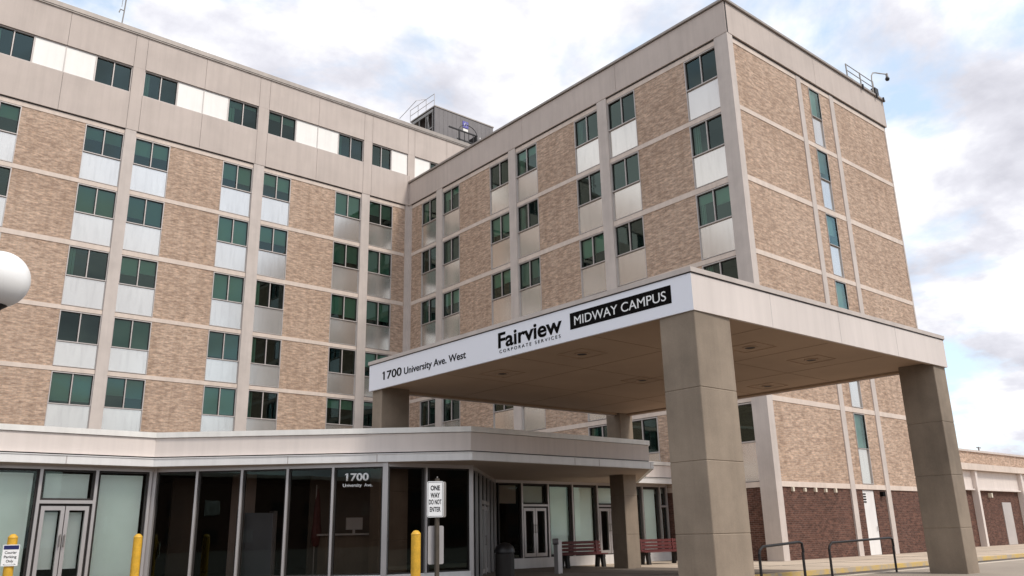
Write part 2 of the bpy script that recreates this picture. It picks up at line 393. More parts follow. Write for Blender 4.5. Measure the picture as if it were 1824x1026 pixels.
# fascias as panels with open joints over a dark backing
fa = MB(); bk = MB()
def panels(fr, a0, a1, w, z0, z1, d1=.12, g=.016, off=0, cuts=None):
    if cuts:
        cc = [a0] + [c for c in cuts if a0 < c < a1] + [a1]
    else:
        cc = [a0]; a = a0 + (off % w if off else w)
        while a < a1: cc.append(a); a += w
        cc.append(a1)
    for x0, x1 in zip(cc, cc[1:]):
        if x1 - x0 > .05: fr.box(fa, x0, x1 - g, .0, d1, z0, z1)
    fr.box(bk, a0 + .01, a1 - .01, -.25, d1 - .03, z0 + .01, z1 - .01)
B7 = 24.70; T7 = 26.26
CUT = [-38.5, -35, -32.5, -31.9, -28.6, -25.3, -24.66, -21.36, -18.07, -17.44, -14.15, -10.87, -10.23, -6.94, -3.65, -3.03, -.24, .30, 3.0, 6.5, 10, 13.5, 17, 20.5, 24, 27.5, 31]
panels(FL, LW, -.13, 3.61, ZJ, B7 - .02, cuts=CUT)
panels(FL, LW, 34, 3.61, T7 + .02, 28.32, cuts=CUT)
FL.box(fa, -.12, 34, 0, .12, 24.0, B7 - .02)
panels(FR, .0, 25.5 + .12, 7.22, ZJ, 24.10, off=4.5)
panels(FE, .0, RX + .1, 7.3, ZJ, 24.10)
bldf = fa.build('fascia', M_fascia, bld); bk.build('joint_backing', M_alud, bld)
cp = MB(); cp.box(LW - .02, 34.02, -.22, .5, 28.33, 28.58); cp.box(LW, 34, -.19, .3, 28.25, 28.33)
FR.box(cp, -.1, 25.5 + .22, -.5, .22, 24.13, 24.24); FE.box(cp, .5, RX + .2, -.5, .22, 24.13, 24.24)
cp.build('coping', M_cap, bld)
rf = MB(); rf.box(LW + .1, 33.9, .1, 13.9, 27.9, 28.1); rf.box(.1, RX - .1, EY + .3, -.1, 23.6, 23.8); rf.build('roof', M_roof, bld)
inn = MB(); inn.box(LW + .5, 33.5, 1.3, 13.5, .1, 27.8); inn.box(1.3, RX - .8, EY + 1.3, 0, .1, 23.5); inn.build('inner_core', M_dark, bld)
# floor slabs between storeys, so that no room looks into the next
fs = MB()
for k in range(6):
    z = ZJ - S[k] + PB - .1
    fs.box(LW + .3, 0, .33, 1.3, z - .1, z + .1); fs.box(.33, 1.3, EY + .33, 0, z - .1, z + .1)
fs.box(LW + .3, 33, .33, 1.3, B7 - .3, B7 - .1); fs.build('floor_slab', M_dark, bld)
# windows
RC = random.Random(5)
def window(fr, a0, a1, zt, zb, panes=2, blind=0.0, curtain=0, gm=None, dd=-.075):
    f = MB(); o = .045 if panes == 2 else .025; gw = .025 if panes == 2 else .012
    for x0, x1 in ((a0, a0 + o), (a1 - o, a1)): fr.box(f, x0, x1, -.14, .03, zb, zt)
    fr.box(f, a0 + o, a1 - o, -.14, .03, zt - o, zt); fr.box(f, a0 + o, a1 - o, -.14, .045, zb, zb + o)
    for k in range(1, panes):
        a = a0 + (a1 - a0) * k / panes; fr.box(f, a - .024, a + .024, -.13, .0, zb + o, zt - o)
    w = f.build('window', M_win, bld)
    gk = MB()
    for k in range(panes):
        b0 = a0 + (a1 - a0) * k / panes + (.024 if k else o); b1 = a0 + (a1 - a0) * (k + 1) / panes - (.024 if k < panes - 1 else o)
        for q in ((b0, b0 + gw, zb + o, zt - o), (b1 - gw, b1, zb + o, zt - o), (b0 + gw, b1 - gw, zt - o - .03, zt - o), (b0 + gw, b1 - gw, zb + o, zb + o + gw)):
            fr.box(gk, q[0], q[1], -.12, dd + .03, q[2], q[3])
    gk.build('gasket', M_alud, w)
    p = MB()
    for k in range(panes):
        b0 = a0 + (a1 - a0) * k / panes + .03; b1 = a0 + (a1 - a0) * (k + 1) / panes - .03
        tx, tz = random.uniform(-.006, .006), random.uniform(-.008, .008)
        v = [p.bm.verts.new(fr.P(x, dd + e, z)) for x, z, e in ((b0, zb + .04, -tx - tz), (b1, zb + .04, tx - tz), (b1, zt - .04, tx + tz), (b0, zt - .04, -tx + tz))]; p.bm.faces.new(v)
    p.build('pane', gm or M_glass, w)
    if blind > 0:
        bl = MB(); h = zt - zb
        for k in range(panes):
            bb = min(1, max(.1, blind + (random.choice((-.14, -.03, -.02, .0, .02, .03, .12)) if blind < .97 else 0)))
            b0 = a0 + (a1 - a0) * k / panes + .01; b1 = a0 + (a1 - a0) * (k + 1) / panes - .01
            fr.box(bl, b0, b1, -.20, -.19, zt - h * bb, zt)
        bl.build('blind', M_blind, w)
    if not curtain and blind < .5 and panes == 2 and RC.random() < .45: curtain = 1
    if curtain:
        cu = MB(); n = 6; cw = (a1 - a0) * (.2 if blind == 0 else RC.uniform(.12, .3))
        for k in range(n):
            x = a0 + .02 + cw * k / n; fr.box(cu, x, x + cw / n * .8, -.24 - .03 * (k % 2), -.22 - .03 * (k % 2), zb, zt)
        cu.build('curtain', M_blind, w)
    return w
def spandrel(fr, a0, a1, zt, zb):
    f = MB(); o = .03
    fr.box(f, a0 + o, a1 - o, -.12, -.035, zb + o, zt - .01)
    sp = f.build('spandrel_panel', M_span, bld)
    g_ = MB()
    for q in ((a0, a0 + o, zb, zt), (a1 - o, a1, zb, zt), (a0 + o, a1 - o, zb, zb + o)): fr.box(g_, q[0], q[1], -.12, .02, q[2], q[3] - .002)
    g_.build('panel_trim', M_win, sp)
BL = {2: [.45, 1, 0, 0, .85], 3: [.55, .9, .5, 1, .6], 4: [.65, 1, 1, .85, .9], 5: [.6, .75, 0, 0, 0], 6: [1, .7, .8, 0, .4], 7: [.6, .9, .9, .6, .3], 1: [.5, 0, .4, .6, .3], 0: [.3, .6, .2, .5, .8]}
BR = {0: [0, 0, 0, .3, 0, 0], 1: [.4, 0, .5, .6, .3, 0], 2: [0, .7, .5, 0, 0, 0], 3: [.3, 0, .8, 0, 0, 0], 4: [0, 0, .6, .5, 0, 0], 5: [0, 0, 0, .2, 0, 0], 6: [0, 0, .45, 0, .6, 0]}
for i, (a0, a1) in enumerate(Lw):
    for k in range(5):
        z = ZJ - S[k]; window(FL, a0, a1, z + WT, z + WB, 2, BL[i][k], curtain=1 if i == 5 and k in (2, 3, 4) else 0); spandrel(FL, a0, a1, z + WB, zpb(k))
for i, (a0, a1) in enumerate(Rw):
    for k in range(6):
        if k == 5 and i < 3: continue
        z = ZJ - S[k]; window(FR, a0, a1, z + WT, z + WB, 2, BR[i][k]); spandrel(FR, a0, a1, z + WB, zpb(k))
for k in range(6):
    a0, a1 = Ew[0]; z = ZJ - S[k]; window(FE, a0, a1, z + WT, z + WB, 1, (.95, .7, .6, .9, .9, 1)[k], gm=M_eglass, dd=-.015); spandrel(FE, a0, a1, z + WB, zpb(k))
# upper storey ribbon of windows and white panels
pr = MB(); inf = MB()
groups = [(-24.66, -18.07), (-17.44, -10.87), (-10.23, -3.66)]
prev = -25.3
def ribbon(a0, segs):
    a = a0
    for kind, w in segs:
        if kind == 'g': window(FL, a, a + w, T7, B7, 2, random.choice([0, 0, 0, .3]))
        else:
            FL.box(inf, a + .03, a + w - .03, -.1, .03, B7 + .05, T7 - .05)
            FL.box(pr, a, a + .025, -.1, .05, B7, T7); FL.box(pr, a + w - .025, a + w, -.1, .05, B7, T7)
            FL.box(pr, a + .025, a + w - .025, -.1, .05, B7, B7 + .04); FL.box(pr, a + .025, a + w - .025, -.1, .05, T7 - .04, T7)
        a += w
pp = MB()
ribbon(-31.9, [('g', 1.83), ('w', 1.46), ('w', 1.46), ('g', 1.83)])
for a0, a1 in groups: ribbon(a0, [('g', 1.83), ('w', 1.46), ('w', 1.46), ('g', 1.83)])
ribbon(-3.03, [('g', 1.52), ('w', 1.27)])
ribbon(.30, [('w', 1.3), ('g', 1.83), ('w', 1.46)])
for a0, a1 in ((LW, -31.9), (-25.3, -24.66), (-18.07, -17.44), (-10.87, -10.23), (-3.65, -3.03), (-.24, .30), (4.9, 34)): FL.box(pp, a0, a1, -.2, .115, B7 - .02, T7 + .02)
build_each(pp, 'upper_pier', M_fascia, bld); build_each(inf, 'infill_panel', M_white, bld); build_each(pr, 'infill_trim', M_win, bld)
# door and little fittings of the end wall
dr = MB(); FE.box(dr, 6.62, 7.60, -.14, -.06, .14, 2.79); d_ = dr.build('service_door', M_eave, bld)
lv = MB()
for k in range(4): FE.box(lv, 6.66, 6.88, -.06, -.045, 2.28 + k * .11, 2.335 + k * .11)
lv.build('louvre', M_black, d_)
hd = MB(); hd.tube([FE.P(7.45, -.02, 1.1), FE.P(7.45, -.02, 1.3)], .015); hd.build('handle', M_alu, d_)
for k, a in enumerate((1.14, 1.99, 2.77, 3.53, 4.30)):
    l = MB(); FE.box(l, a - .05, a + .05, -.03, .07, 2.66, 2.80 if k % 2 else 2.82); l.build('wall_light', M_lamp, bld)
l = MB(); FE.box(l, 8.1, 8.3, -.03, .12, 2.55, 2.75); l.build('wall_camera', M_black, bld)

# ------------------------------------------------------------------ entrance pavilion
pav = thing('entrance_pavilion', 'low glazed entrance pavilion with pale metal fascia in front of the brick block', 'building', (-14.0, -20, 0))
A = [(-42, -20.7), (-21.3, -20.7), (-14.9, -26.02), (-7.8, -26.05), (-2.6, -20.8), (-.2, -20.8)]
def offs(line, d):
    out = []
    for i, p in enumerate(line):
        ns = []
        for j in (i - 1, i):
            if 0 <= j < len(line) - 1:
                u = Vector((line[j + 1][0] - line[j][0], line[j + 1][1] - line[j][1])).normalized(); ns.append(Vector((u.y, -u.x)))
        n = ns[0] if len(ns) == 1 else (ns[0] + ns[1]) / (1 + ns[0].dot(ns[1]))
        out.append((p[0] + n.x * d, p[1] + n.y * d))
    return out
def ring(mb, line, d0, d1, z0, z1):
    a, b_ = offs(line, d0), offs(line, d1)
    for i in range(len(line) - 1): mb.hexa([(*a[i], z0), (*a[i + 1], z0), (*b_[i + 1], z0), (*b_[i], z0), (*a[i], z1), (*a[i + 1], z1), (*b_[i + 1], z1), (*b_[i], z1)])
f = MB(); ring(f, A, -.2, 0, 3.43, 3.91); f.build('fascia', M_cfas, pav)
f = MB(); ring(f, A, -.28, .045, 3.92, 4.06); f.build('coping', M_pcap, pav)
f = MB(); ring(f, A, -.2, -.03, 3.385, 3.43); f.build('shadow_gap', M_alud, pav)
f = MB(); ring(f, A, -.3, .12, 3.17, 3.38); ring(f, A, -.3, .14, 3.365, 3.385); ev = f.build('eave', M_eave, pav)
jm = MB()
AE = offs(A, .12)
def seam(i, tt):
    p, q = AE[i], AE[i + 1]; fr = Frame.line(p, q); L_ = (Vector(q) - Vector(p)).length
    fr.box(jm, L_ * tt - .012, L_ * tt + .012, 0, .003, 3.17, 3.364)
for i, tt in ((0, .9), (1, .42), (1, .70), (2, .52), (2, .66), (2, .98)): seam(i, tt)
jm.build('seam', M_win, ev)
roofpoly = offs(A, -.2) + [(-.2, -.13), (-42, -.13)]
f = MB(); f.prism(roofpoly, 3.60, 3.75); f.build('roof', M_roof, pav)
f = MB(); f.prism(offs(A, -.01) + [(-.2, -19.9), (-9, -19.9), (-14, -22), (-20, -19.9), (-42, -19.9)], 3.16, 3.21); f.build('soffit', M_sofp, pav)
# glazing lines
G = [(-42, -20.38), (-21.12, -20.38), (-16.6, -24.58), (-14.0, -24.86), (-9.55, -20.38), (-.2, -20.38)]
ms = MB(); rings = MB(); gsk = MB(); glz = {}
hdr = MB(); ring(hdr, G, -.12, .03, 3.06, 3.16)
sill = MB(); ring(sill, G[:3], -.12, .03, .10, .36); ring(sill, G[2:4], -.12, .03, .10, .36); ring(sill, G[4:], -.12, .03, .13, .47)
fr0, fr1, fr2, fr3, fr4 = [Frame.line(G[i], G[i + 1]) for i in range(5)]
LEN = [(Vector(G[i + 1]) - Vector(G[i])).length for i in range(5)]
def mull(fr, a, w=.07, z0=.36, z1=3.06, d0=-.12, d1=.05): fr.box(ms, a - w / 2, a + w / 2, d0, d1, z0, z1)
def gask(fr, a0, a1, z0, z1, w=.05):
    for q in ((a0, a0 + w, z0, z1), (a1 - w, a1, z0, z1), (a0 + w, a1 - w, z0, z0 + w), (a0 + w, a1 - w, z1 - w, z1)): fr.box(gsk, q[0], q[1], -.10, -.02, q[2], q[3])
def pane(fr, a0, a1, z0, z1, mt, blind=None, gw=.05):
    gask(fr, a0, a1, z0, z1, gw)
    p = MB(); v = [p.bm.verts.new(fr.P(x, -.06, z)) for x, z in ((a0 + .01, z0 + .01), (a1 - .01, z0 + .01), (a1 - .01, z1 - .01), (a0 + .01, z1 - .01))]; p.bm.faces.new(v)
    o = p.build('window_pane', mt, pav)
    if blind:
        bl = MB(); n = max(2, int((a1 - a0) / .6)); m0, m1 = a0 + .10, a1 - .10
        fr.box(bl, m0, m1, -.17, -.16, z0 + .02 + blind, z1 - .09)
        bl.build('drape', M_drape, o)
    return o
# left section: x -> a
def ax(x): return x - G[0][0]
lefts = [-40.4, -38.0, -35.6, -33.2, -30.8, -28.6, -26.3]
xs = [-41.9] + lefts + [-23.83, -22.56, -21.25]
for i in range(len(xs) - 1):
    a0, a1 = ax(xs[i]) + .035, ax(xs[i + 1]) - .035
    if i == len(xs) - 3:
        pane(fr0, a0, a1, 2.32, 3.06, M_pglass, .02); fr0.box(ms, a0, a1, -.1, .05, 2.24, 2.32)
    else: pane(fr0, a0, a1, .36, 3.06, M_pglass, .02)
    mull(fr0, ax(xs[i + 1]))
def doors(fr, a0, a1, z0, z1, drape):
    mid = (a0 + a1) / 2
    gask(fr, a0, a1, z0, z1, .06)
    for q0, q1 in ((a0 + .06, mid - .01), (mid + .01, a1 - .06)):
        d = MB(); w = .085
        for x0, x1, y0, y1 in ((q0, q0 + w, z0 + .04, z1 - .06), (q1 - w, q1, z0 + .04, z1 - .06), (q0 + w, q1 - w, z1 - .06 - .10, z1 - .06), (q0 + w, q1 - w, z0 + .04, z0 + .16)): fr.box(d, x0, x1, -.09, .01, y0, y1)
        o = d.build('door', M_alu, pav)
        p = MB(); v = [p.bm.verts.new(fr.P(x, -.05, z)) for x, z in ((q0 + w, z0 + .16), (q1 - w, z0 + .16), (q1 - w, z1 - .16), (q0 + w, z1 - .16))]; p.bm.faces.new(v)
        p.build('door_glass', M_pglass if drape else M_dglass, o)
        if drape: bl = MB(); fr.box(bl, q0 + w + .02, q1 - w - .02, -.2, -.19, z0 + .34, z1 - .2); bl.build('drape', M_drape, o)
        h = MB(); s_ = q1 - .04 if q1 < mid else q0 + .04
        h.tube([fr.P(s_, .06, z0 + .85), fr.P(s_, .06, z0 + 1.15)], .014); h.tube([fr.P(s_, 0, z0 + .88), fr.P(s_, .06, z0 + .88)], .01); h.tube([fr.P(s_, 0, z0 + 1.12), fr.P(s_, .06, z0 + 1.12)], .01); h.build('door_handle', M_steel, o)
doors(fr0, ax(-23.83) + .035, ax(-22.56) - .035, .36, 2.24, True)
# diagonal dark glass
dirv = fr1.u
ta = [(Vector((x, y, 0)) - fr1.o).dot(fr1.u) for x, y in ((-20.26, -21.14), (-19.38, -21.96), (-18.49, -22.79), (-17.6, -23.61))]
td = [.0] + ta + [LEN[1]]
for i in range(5):
    pane(fr1, td[i] + (.06 if i == 0 else .035), td[i + 1] - (.035 if i < 4 else .08), .36, 3.06, M_dglass, gw=.04)
    if i < 4: mull(fr1, td[i + 1], .06)
# corner posts
cpst = MB()
for p, w in ((G[1], .15), (G[2], .17), (G[3], .13), (G[4], .12)): cpst.lathe([(0, .1), (w / 2 + .015, .1), (w / 2 + .015, 3.16), (0, 3.16)], (p[0], p[1], 0), 4)
build_each(cpst, 'corner_post', M_alu, pav)
tb = (0, 1.18, LEN[2])
for i in range(2): pane(fr2, tb[i] + .09, tb[i + 1] - .06, .36, 3.06, M_dglass, gw=.04)
mull(fr2, 1.18, .06)
# vestibule side with sliding doors
n = 6
for i in range(n):
    a0, a1 = LEN[3] * i / n + .08, LEN[3] * (i + 1) / n - .04
    if i in (2, 3):
        pane(fr3, a0, a1, 2.3, 3.06, M_dglass)
        fr3.box(ms, a0 - .04, a1, -.1, .04, 2.2, 2.3)
    else: pane(fr3, a0, a1, .13, 3.06, M_dglass)
    if i: mull(fr3, LEN[3] * i / n, .09, .13)
doors(fr3, LEN[3] * 2 / n + .05, LEN[3] * 4 / n - .05, .13, 2.2, False)
# back wall
bx = [-9.4, -8.3, -7.02, -5.77, -4.42, -3.1, -1.78, -.69, -.25]
for i in range(len(bx) - 1):
    a0, a1 = bx[i] - G[4][0] + .035, bx[i + 1] - G[4][0] - .035
    if i in (1, 4, 7):
        pane(fr4, a0, a1, 2.32, 3.06, M_pglass, .02, .06)
        fr4.box(ms, a0, a1, -.1, .05, 2.25, 2.32)
        if i == 7: pane(fr4, a0, a1, .47, 2.25, M_pglass, .02, .03)
        else: doors(fr4, a0, a1, .47, 2.25, False)
    elif i == 0:
        o = pane(fr4, a0, a1, .47, 3.06, M_dglass, None); bl = MB(); fr4.box(bl, a0 + .05, a1 - .1, -.17, -.16, 2.35, 2.98); bl.build('drape', M_drape, o)
    else: pane(fr4, a0, a1, .47, 3.06, M_pglass, .02, .09)
    mull(fr4, bx[i + 1] - G[4][0], .07, .47)
build_each(ms, 'mullion', M_alu, pav); gsk.build('gasket', M_alud, pav); hdr.build('head_rail', M_alu, pav); build_each(sill, 'sill_panel', M_eave, pav)
# lettering on the glass
pan5 = fr1
text(pan5, "1700", td[4] + .33, td[4] + .93, 2.72, .19, -.045, pav, M_letw, bold=.03, thick=.004)
text(pan5, "University  Ave.", td[4] + .25, td[4] + 1.03, 2.56, .085, -.045, pav, M_letw, bold=.012, thick=.004)
# interior: floor, ceiling, back walls, reception column
f = MB(); f.prism(offs(G[:], -.3) + [(-.4, -.5), (-41.8, -.5)], .101, .34); f.build('floor', M_dark, pav)
f = MB(); f.prism(offs(G[:], -.14) + [(-.4, -.5), (-41.8, -.5)], 3.07, 3.15); f.build('ceiling', M_dark, pav)
f = MB(); f.box(-41.8, -22.4, -18.2, -18.0, .34, 3.07); f.box(-22.4, -22.2, -19.9, -18.0, .34, 3.07); f.box(-22.2, -9.3, -16.2, -16.0, .34, 3.07); f.box(-9.3, -9.15, -19.8, -16.0, .34, 3.07); f.box(-9.15, -.3, -18.2, -18.0, .34, 3.07)
f.build('inner_wall', M_dark, pav)
f = MB(); f.box(-18.9, -18.4, -20.6, -20.1, .34, 3.07); f.build('inner_column', M_fascia, pav)
# ------------------------------------------------------------------ canopy
K = [(-16.63, -23.64), (-16.30, -34.62), (-6.16, -34.86), (-6.42, -23.88)]
can = thing('entrance_canopy', 'flat drive-through canopy on four concrete columns with white address sign along its front', 'canopy', (-11.4, -29.2, 0))
loop = K + [K[0], K[1]]
def inset(d):
    pts = offs([K[3]] + K + [K[0]], -d); return pts[1:5]
f = MB(); f.prism(inset(.03), 5.27, 5.86); f.build('slab', M_soffit, can)
f = MB(); f.prism(inset(.18), 5.245, 5.27); f.build('soffit', M_soffit, can)
def kring(mb, d0, d1, z0, z1, sides=(0, 1, 2, 3)):
    a, b_ = [offs([K[3]] + K + [K[0]], d)[1:5] for d in (d0, d1)]
    for i in sides:
        j = (i + 1) % 4
        mb.hexa([(*a[i], z0), (*a[j], z0), (*b_[j], z0), (*b_[i], z0), (*a[i], z1), (*a[j], z1), (*b_[j], z1), (*b_[i], z1)])
f = MB(); kring(f, -.06, .0, 5.17, 5.89, (1, 2, 3)); fc_ = f.build('fascia', M_cfas, can)
FC0 = Frame.line(K[0], K[1]); FC1 = Frame.line(K[1], K[2])
f = MB(); kring(f, -.06, .0, 5.17, 5.89, (0,)); sg = f.build('sign_panel', M_sign, can)
f = MB(); kring(f, -.17, -.06, 5.19, 5.86); f.build('fascia_frame', M_soffit, can)
f = MB(); kring(f, -.35, .03, 5.905, 6.0); f.build('coping', M_cap if 0 else M_pier, can)
f = MB(); kring(f, -.3, .012, 5.885, 5.905); f.build('coping_drip', M_alud, can)
f = MB(); f.prism(inset(.3), 5.85, 5.90); f.build('roof', M_roof, can)
jm = MB()
for tt in (.245, .5, .75):
    L_ = 10.14; FC1.box(jm, L_ * tt - .004, L_ * tt + .004, 0, .003, 5.17, 5.885)
jm.build('seam', M_win, fc_)
ya = lambda y: (-23.64 - y) / abs(FC0.u.y)
text(FC0, "1700", ya(-24.36), ya(-25.22), 5.395, .225, .002, sg, M_black, bold=.012)
text(FC0, "University Ave. West", ya(-25.34), ya(-27.94), 5.395, .185, .002, sg, M_black, bold=.010)
text(FC0, "Fairview", ya(-29.14), ya(-31.22), 5.42, .36, .002, sg, M_black, bold=.022)
text(FC0, "CORPORATE SERVICES", ya(-29.18), ya(-31.17), 5.29, .075, .002, sg, M_black, bold=-.004, spacing=1.5)
f = MB(); FC0.box(f, ya(-31.47), ya(-34.14), .001, .006, 5.40, 5.755); bb = f.build('name_plate', M_black, sg)
text(FC0, "MIDWAY CAMPUS", ya(-31.6), ya(-34.02), 5.475, .20, .007, bb, M_letw, bold=.006) if 0 else text(FC0, "MIDWAY CAMPUS", ya(-31.6), ya(-34.02), 5.475, .20, .007, sg, M_letw, bold=.0)
sj = MB()
for x in (-13.7, -11.2, -8.7): sj.box(x, x + .008, -34.4, -24.1, 5.240, 5.2445)
for y in (-31.8, -29.2, -26.6): sj.box(-16.1, -6.6, y, y + .008, 5.2405, 5.2443)
sj.build('soffit_joint', M_sofj, can)
def column(x0, x1, y0, y1, z0, z1):
    cuts = [z0] + [c_ for c_ in (1.2, 2.45, 3.75) if c_ > z0 + .1] + [z1]
    c = MB()
    for a, b_ in zip(cuts, cuts[1:]): 
        bm2 = bmesh.new(); bmesh.ops.create_cube(bm2, size=1)
        for v in bm2.verts: v.co = Vector(((x0 + x1) / 2 + v.co.x * (x1 - x0), (y0 + y1) / 2 + v.co.y * (y1 - y0), (a + b_) / 2 + v.co.z * (b_ - a - .005)))
        bmesh.ops.bevel(bm2, geom=bm2.edges[:], offset=.012, segments=1, affect='EDGES')
        tmp = bpy.data.meshes.new('t'); bm2.to_mesh(tmp); bm2.free(); c.bm.from_mesh(tmp); bpy.data.meshes.remove(tmp)
    c.box(x0 + .010, x1 - .010, y0 + .010, y1 - .010, z0, z1)
    return c.build('column', M_col, can)
column(-16.27, -15.17, -34.60, -33.77, -.05, 5.245)
column(-16.52, -15.62, -24.15, -23.66, -.05, 5.245)
column(-6.97, -6.32, -24.14, -23.5, -.05, 5.245)
column(-6.86, -6.2, -34.8, -33.9, .1, 5.245)
for x, y in ((-15.0, -30.4), (-15.0, -27.5), (-11.2, -28.9), (-12.3, -33.1), (-9.8, -33.15), (-7.35, -30.3)):
    f = MB(); s_ = .42
    for q in ((-s_, s_, -s_, -s_ + .02), (-s_, s_, s_ - .02, s_), (-s_, -s_ + .02, -s_ + .02, s_ - .02), (s_ - .02, s_, -s_ + .02, s_ - .02)): f.box(x + q[0], x + q[1], y + q[2], y + q[3], 5.232, 5.246)
    f.lathe([(.12, 5.246), (.17, 5.246), (.17, 5.225), (.12, 5.225), (.12, 5.246)], (x, y, 0), 24)
    o = f.build('downlight', M_soffit, can)
    l = MB(); l.lathe([(0, 5.24), (.118, 5.24), (.118, 5.234), (0, 5.234)], (x, y, 0), 20); l.build('lens', M_grey, o)
# ------------------------------------------------------------------ low service wing at the right
sw = thing('service_wing', 'low service wing with pale panelled fascia and brown brick wall beyond the far column', 'building', (34, -24, 0))
FS = Frame((14.62, -24), (1, 0), (0, -1))
f = MB(); f.box(14.62, 70, -23.9, -8, 0, 3.16); f.build('wall', M_dbrick, sw)
f = MB(); f.box(14.62, 70, -24.02, -8.5, 3.16, 4.18); FS.box(f, 0, 55, -.1, .12, 3.12, 3.2); f.build('fascia', M_cfas, sw)
f = MB(); f.box(14.6, 70, -24.35, -8.4, 4.2, 4.55); f.build('coping', M_lime, sw)
f = MB(); f.box(19.4, 70, -22.3, -9, 4.55, 5.6); f.build('upper_wall', M_brick, sw)
f = MB(); f.box(19.3, 70.1, -22.4, -8.9, 5.6, 5.72); f.build('upper_coping', M_pier, sw)
for x in (15.4, 21.95, 28.6, 35.3, 42):
    f = MB(); f.box(x - .13, x + .13, -24.24, -23.9, .1, 4.18); f.build('post', M_cfas, sw)
for x in (24.0, 31):
    f = MB(); f.box(x, x + .14, -24.1, -23.9, 2.75, 3.0); f.build('wall_light', M_lamp, sw)
f = MB(); f.box(25.7, 27.0, -23.94, -23.88, .14, 2.5); f.build('service_door', M_win, sw)
for x in (16.8, 19.0): pass
for k, (px, py) in enumerate(((21.6, -21), (31.5, -21))):
    o = thing('roof_vent', ('thin vent pipe with a cross arm above the service wing roof beside the far column', 'short dark vent pipe above the service wing roof at the picture edge')[k], 'vent', (px, py, 5.72))
    f = MB(); f.tube([(px, py, 5.7), (px, py, 6.25)], .045); f.build('pipe', M_pent, o)
    f = MB(); f.tube([(px - .3, py, 6.2), (px + .35, py, 6.2)], .03); f.build('arm', M_pent, o)
# ------------------------------------------------------------------ roof things
pent = thing('rooftop_penthouse', 'grey clad plant room with an open framed side and guard rail on the roof', 'penthouse', (10, 8.7, 28.1))
f = MB(); 
n = 14
for k in range(n):
    x0 = 6.9 + 6.2 * k / n; f.box(x0, x0 + 6.2 / n - .012, 7.0, 7.12, 28.1, 35.45)
f.box(6.95, 13.05, 7.12, 7.2, 28.1, 35.35); f.box(13.0, 13.1, 7.2, 10.5, 28.1, 35.35); f.box(6.92, 13.1, 10.4, 10.5, 28.1, 35.35)
f.build('cladding', M_pent, pent)
f = MB(); f.box(6.85, 13.15, 6.95, 10.6, 35.45, 35.55); f.build('roof', M_cap, pent)
f = MB()
for y in (7.25, 7.9, 8.2, 9.2, 10.3): f.box(6.86, 6.94, y, y + .09, 28.1, 35.3)
f.box(6.84, 6.92, 7.2, 10.4, 35.05, 35.3); f.box(6.84, 6.92, 7.2, 10.4, 33.6, 33.7); f.tube([(6.9, 7.3, 32), (6.9, 8.1, 34.9)], .05); f.build('frame', M_steel, pent)
f = MB(); f.box(7.3, 12.9, 7.4, 10.3, 28.1, 35.2); f.build('plant', M_dark, pent)
f = MB()
pts = [(6.85, 7.0), (6.85, 8.2), (6.85, 9.4), (6.85, 10.6)]
for p in pts: f.tube([(p[0], p[1], 35.5), (p[0], p[1], 36.6)], .03, 6)
for z in (36.05, 36.6): f.tube([(6.85, 7.0, z), (6.85, 10.6, z)], .025, 6)
f.tube([(6.85, 8.2, 36.6), (6.0, 8.4, 36.3), (5.9, 10.8, 35.6)], .025, 6)
f.build('guard_rail', M_alu, pent)
f = MB(); f.box(9.75, 10.35, 6.96, 6.99, 34.45, 35.05); lg = f.build('blue_emblem', M_blue, pent)
f = MB(); f.box(9.8, 10.3, 6.96, 6.99, 34.12, 34.36); f.build('white_emblem', M_white, pent)
f = MB(); f.tube([(9.88, 6.95, 34.6), (10.0, 6.95, 34.9), (10.2, 6.95, 34.85), (10.1, 6.95, 34.62)], .03, 6); f.build('emblem_stroke', M_letw, lg)
rig = thing('rooftop_equipment', 'dark steel equipment frame with an arched hoop beside the grey penthouse', 'equipment', (9.6, 6, 28.1))
z0 = 33.1
fx = lambda x: 7.55 + (x - 800) / 55 * 3.25
f = MB(); f.box(7.2, 10.1, 5.4, 5.5, 33.02, 33.12); f.box(10.0, 10.1, 5.4, 6.4, 31.2, 33.1); f.box(8.2, 8.3, 5.4, 5.5, 31.2, 33.0); f.box(8.0, 10.1, 5.4, 5.45, 32.2, 32.3)
for x in (8.75, 9.2, 9.65): f.box(x, x + .05, 5.42, 5.46, 28.1, 33.0)
f.box(8.2, 8.3, 5.4, 5.5, 28.1, 31.2); f.box(10.0, 10.1, 5.4, 5.5, 28.1, 31.2); f.build('frame', M_rail, rig)
f = MB(); f.tube([(9.15 + .95 * math.cos(a), 5.45, 33.0 + .75 * math.sin(a)) for a in [math.pi * k / 14 for k in range(15)]], .03, 6); f.build('hoop', M_rail, rig)
f = MB(); f.box(8.6, 9.9, 5.6, 6.6, 31.2, 32.0); f.box(9.3, 9.9, 5.3, 5.6, 31.8, 32.15); f.build('unit', M_grey, rig)
f = MB(); f.tube([(10.35, 5.4, 28.1), (10.35, 5.4, 33.0)], .05, 8); f.build('vent_pipe', M_white, rig)
an = thing('antenna_mast', 'thin grey lattice aerial standing on the left roof edge', 'antenna', (-18.8, .3, 28.5))
f = MB(); f.tube([(-18.86, .3, 28.4), (-18.8, .3, 29.6), (-18.74, .3, 31.6)], .035, 8); f.build('mast', M_steel, an)
f = MB(); f.tube([(-18.8, .3, 29.7), (-19.0, .3, 29.72), (-19.05, .3, 29.5)], .03, 8); f.tube([(-18.95, .3, 29.9), (-18.92, .3, 31.4)], .015, 6); f.build('arm', M_steel, an)
f = MB(); f.box(-18.95, -18.72, .2, .4, 28.5, 28.8); f.build('base_box', M_white, an)
rr = thing('rooftop_railing', 'grey three bar guard rail on the roof edge of the end wall', 'railing', (13, -25.3, 24.2))
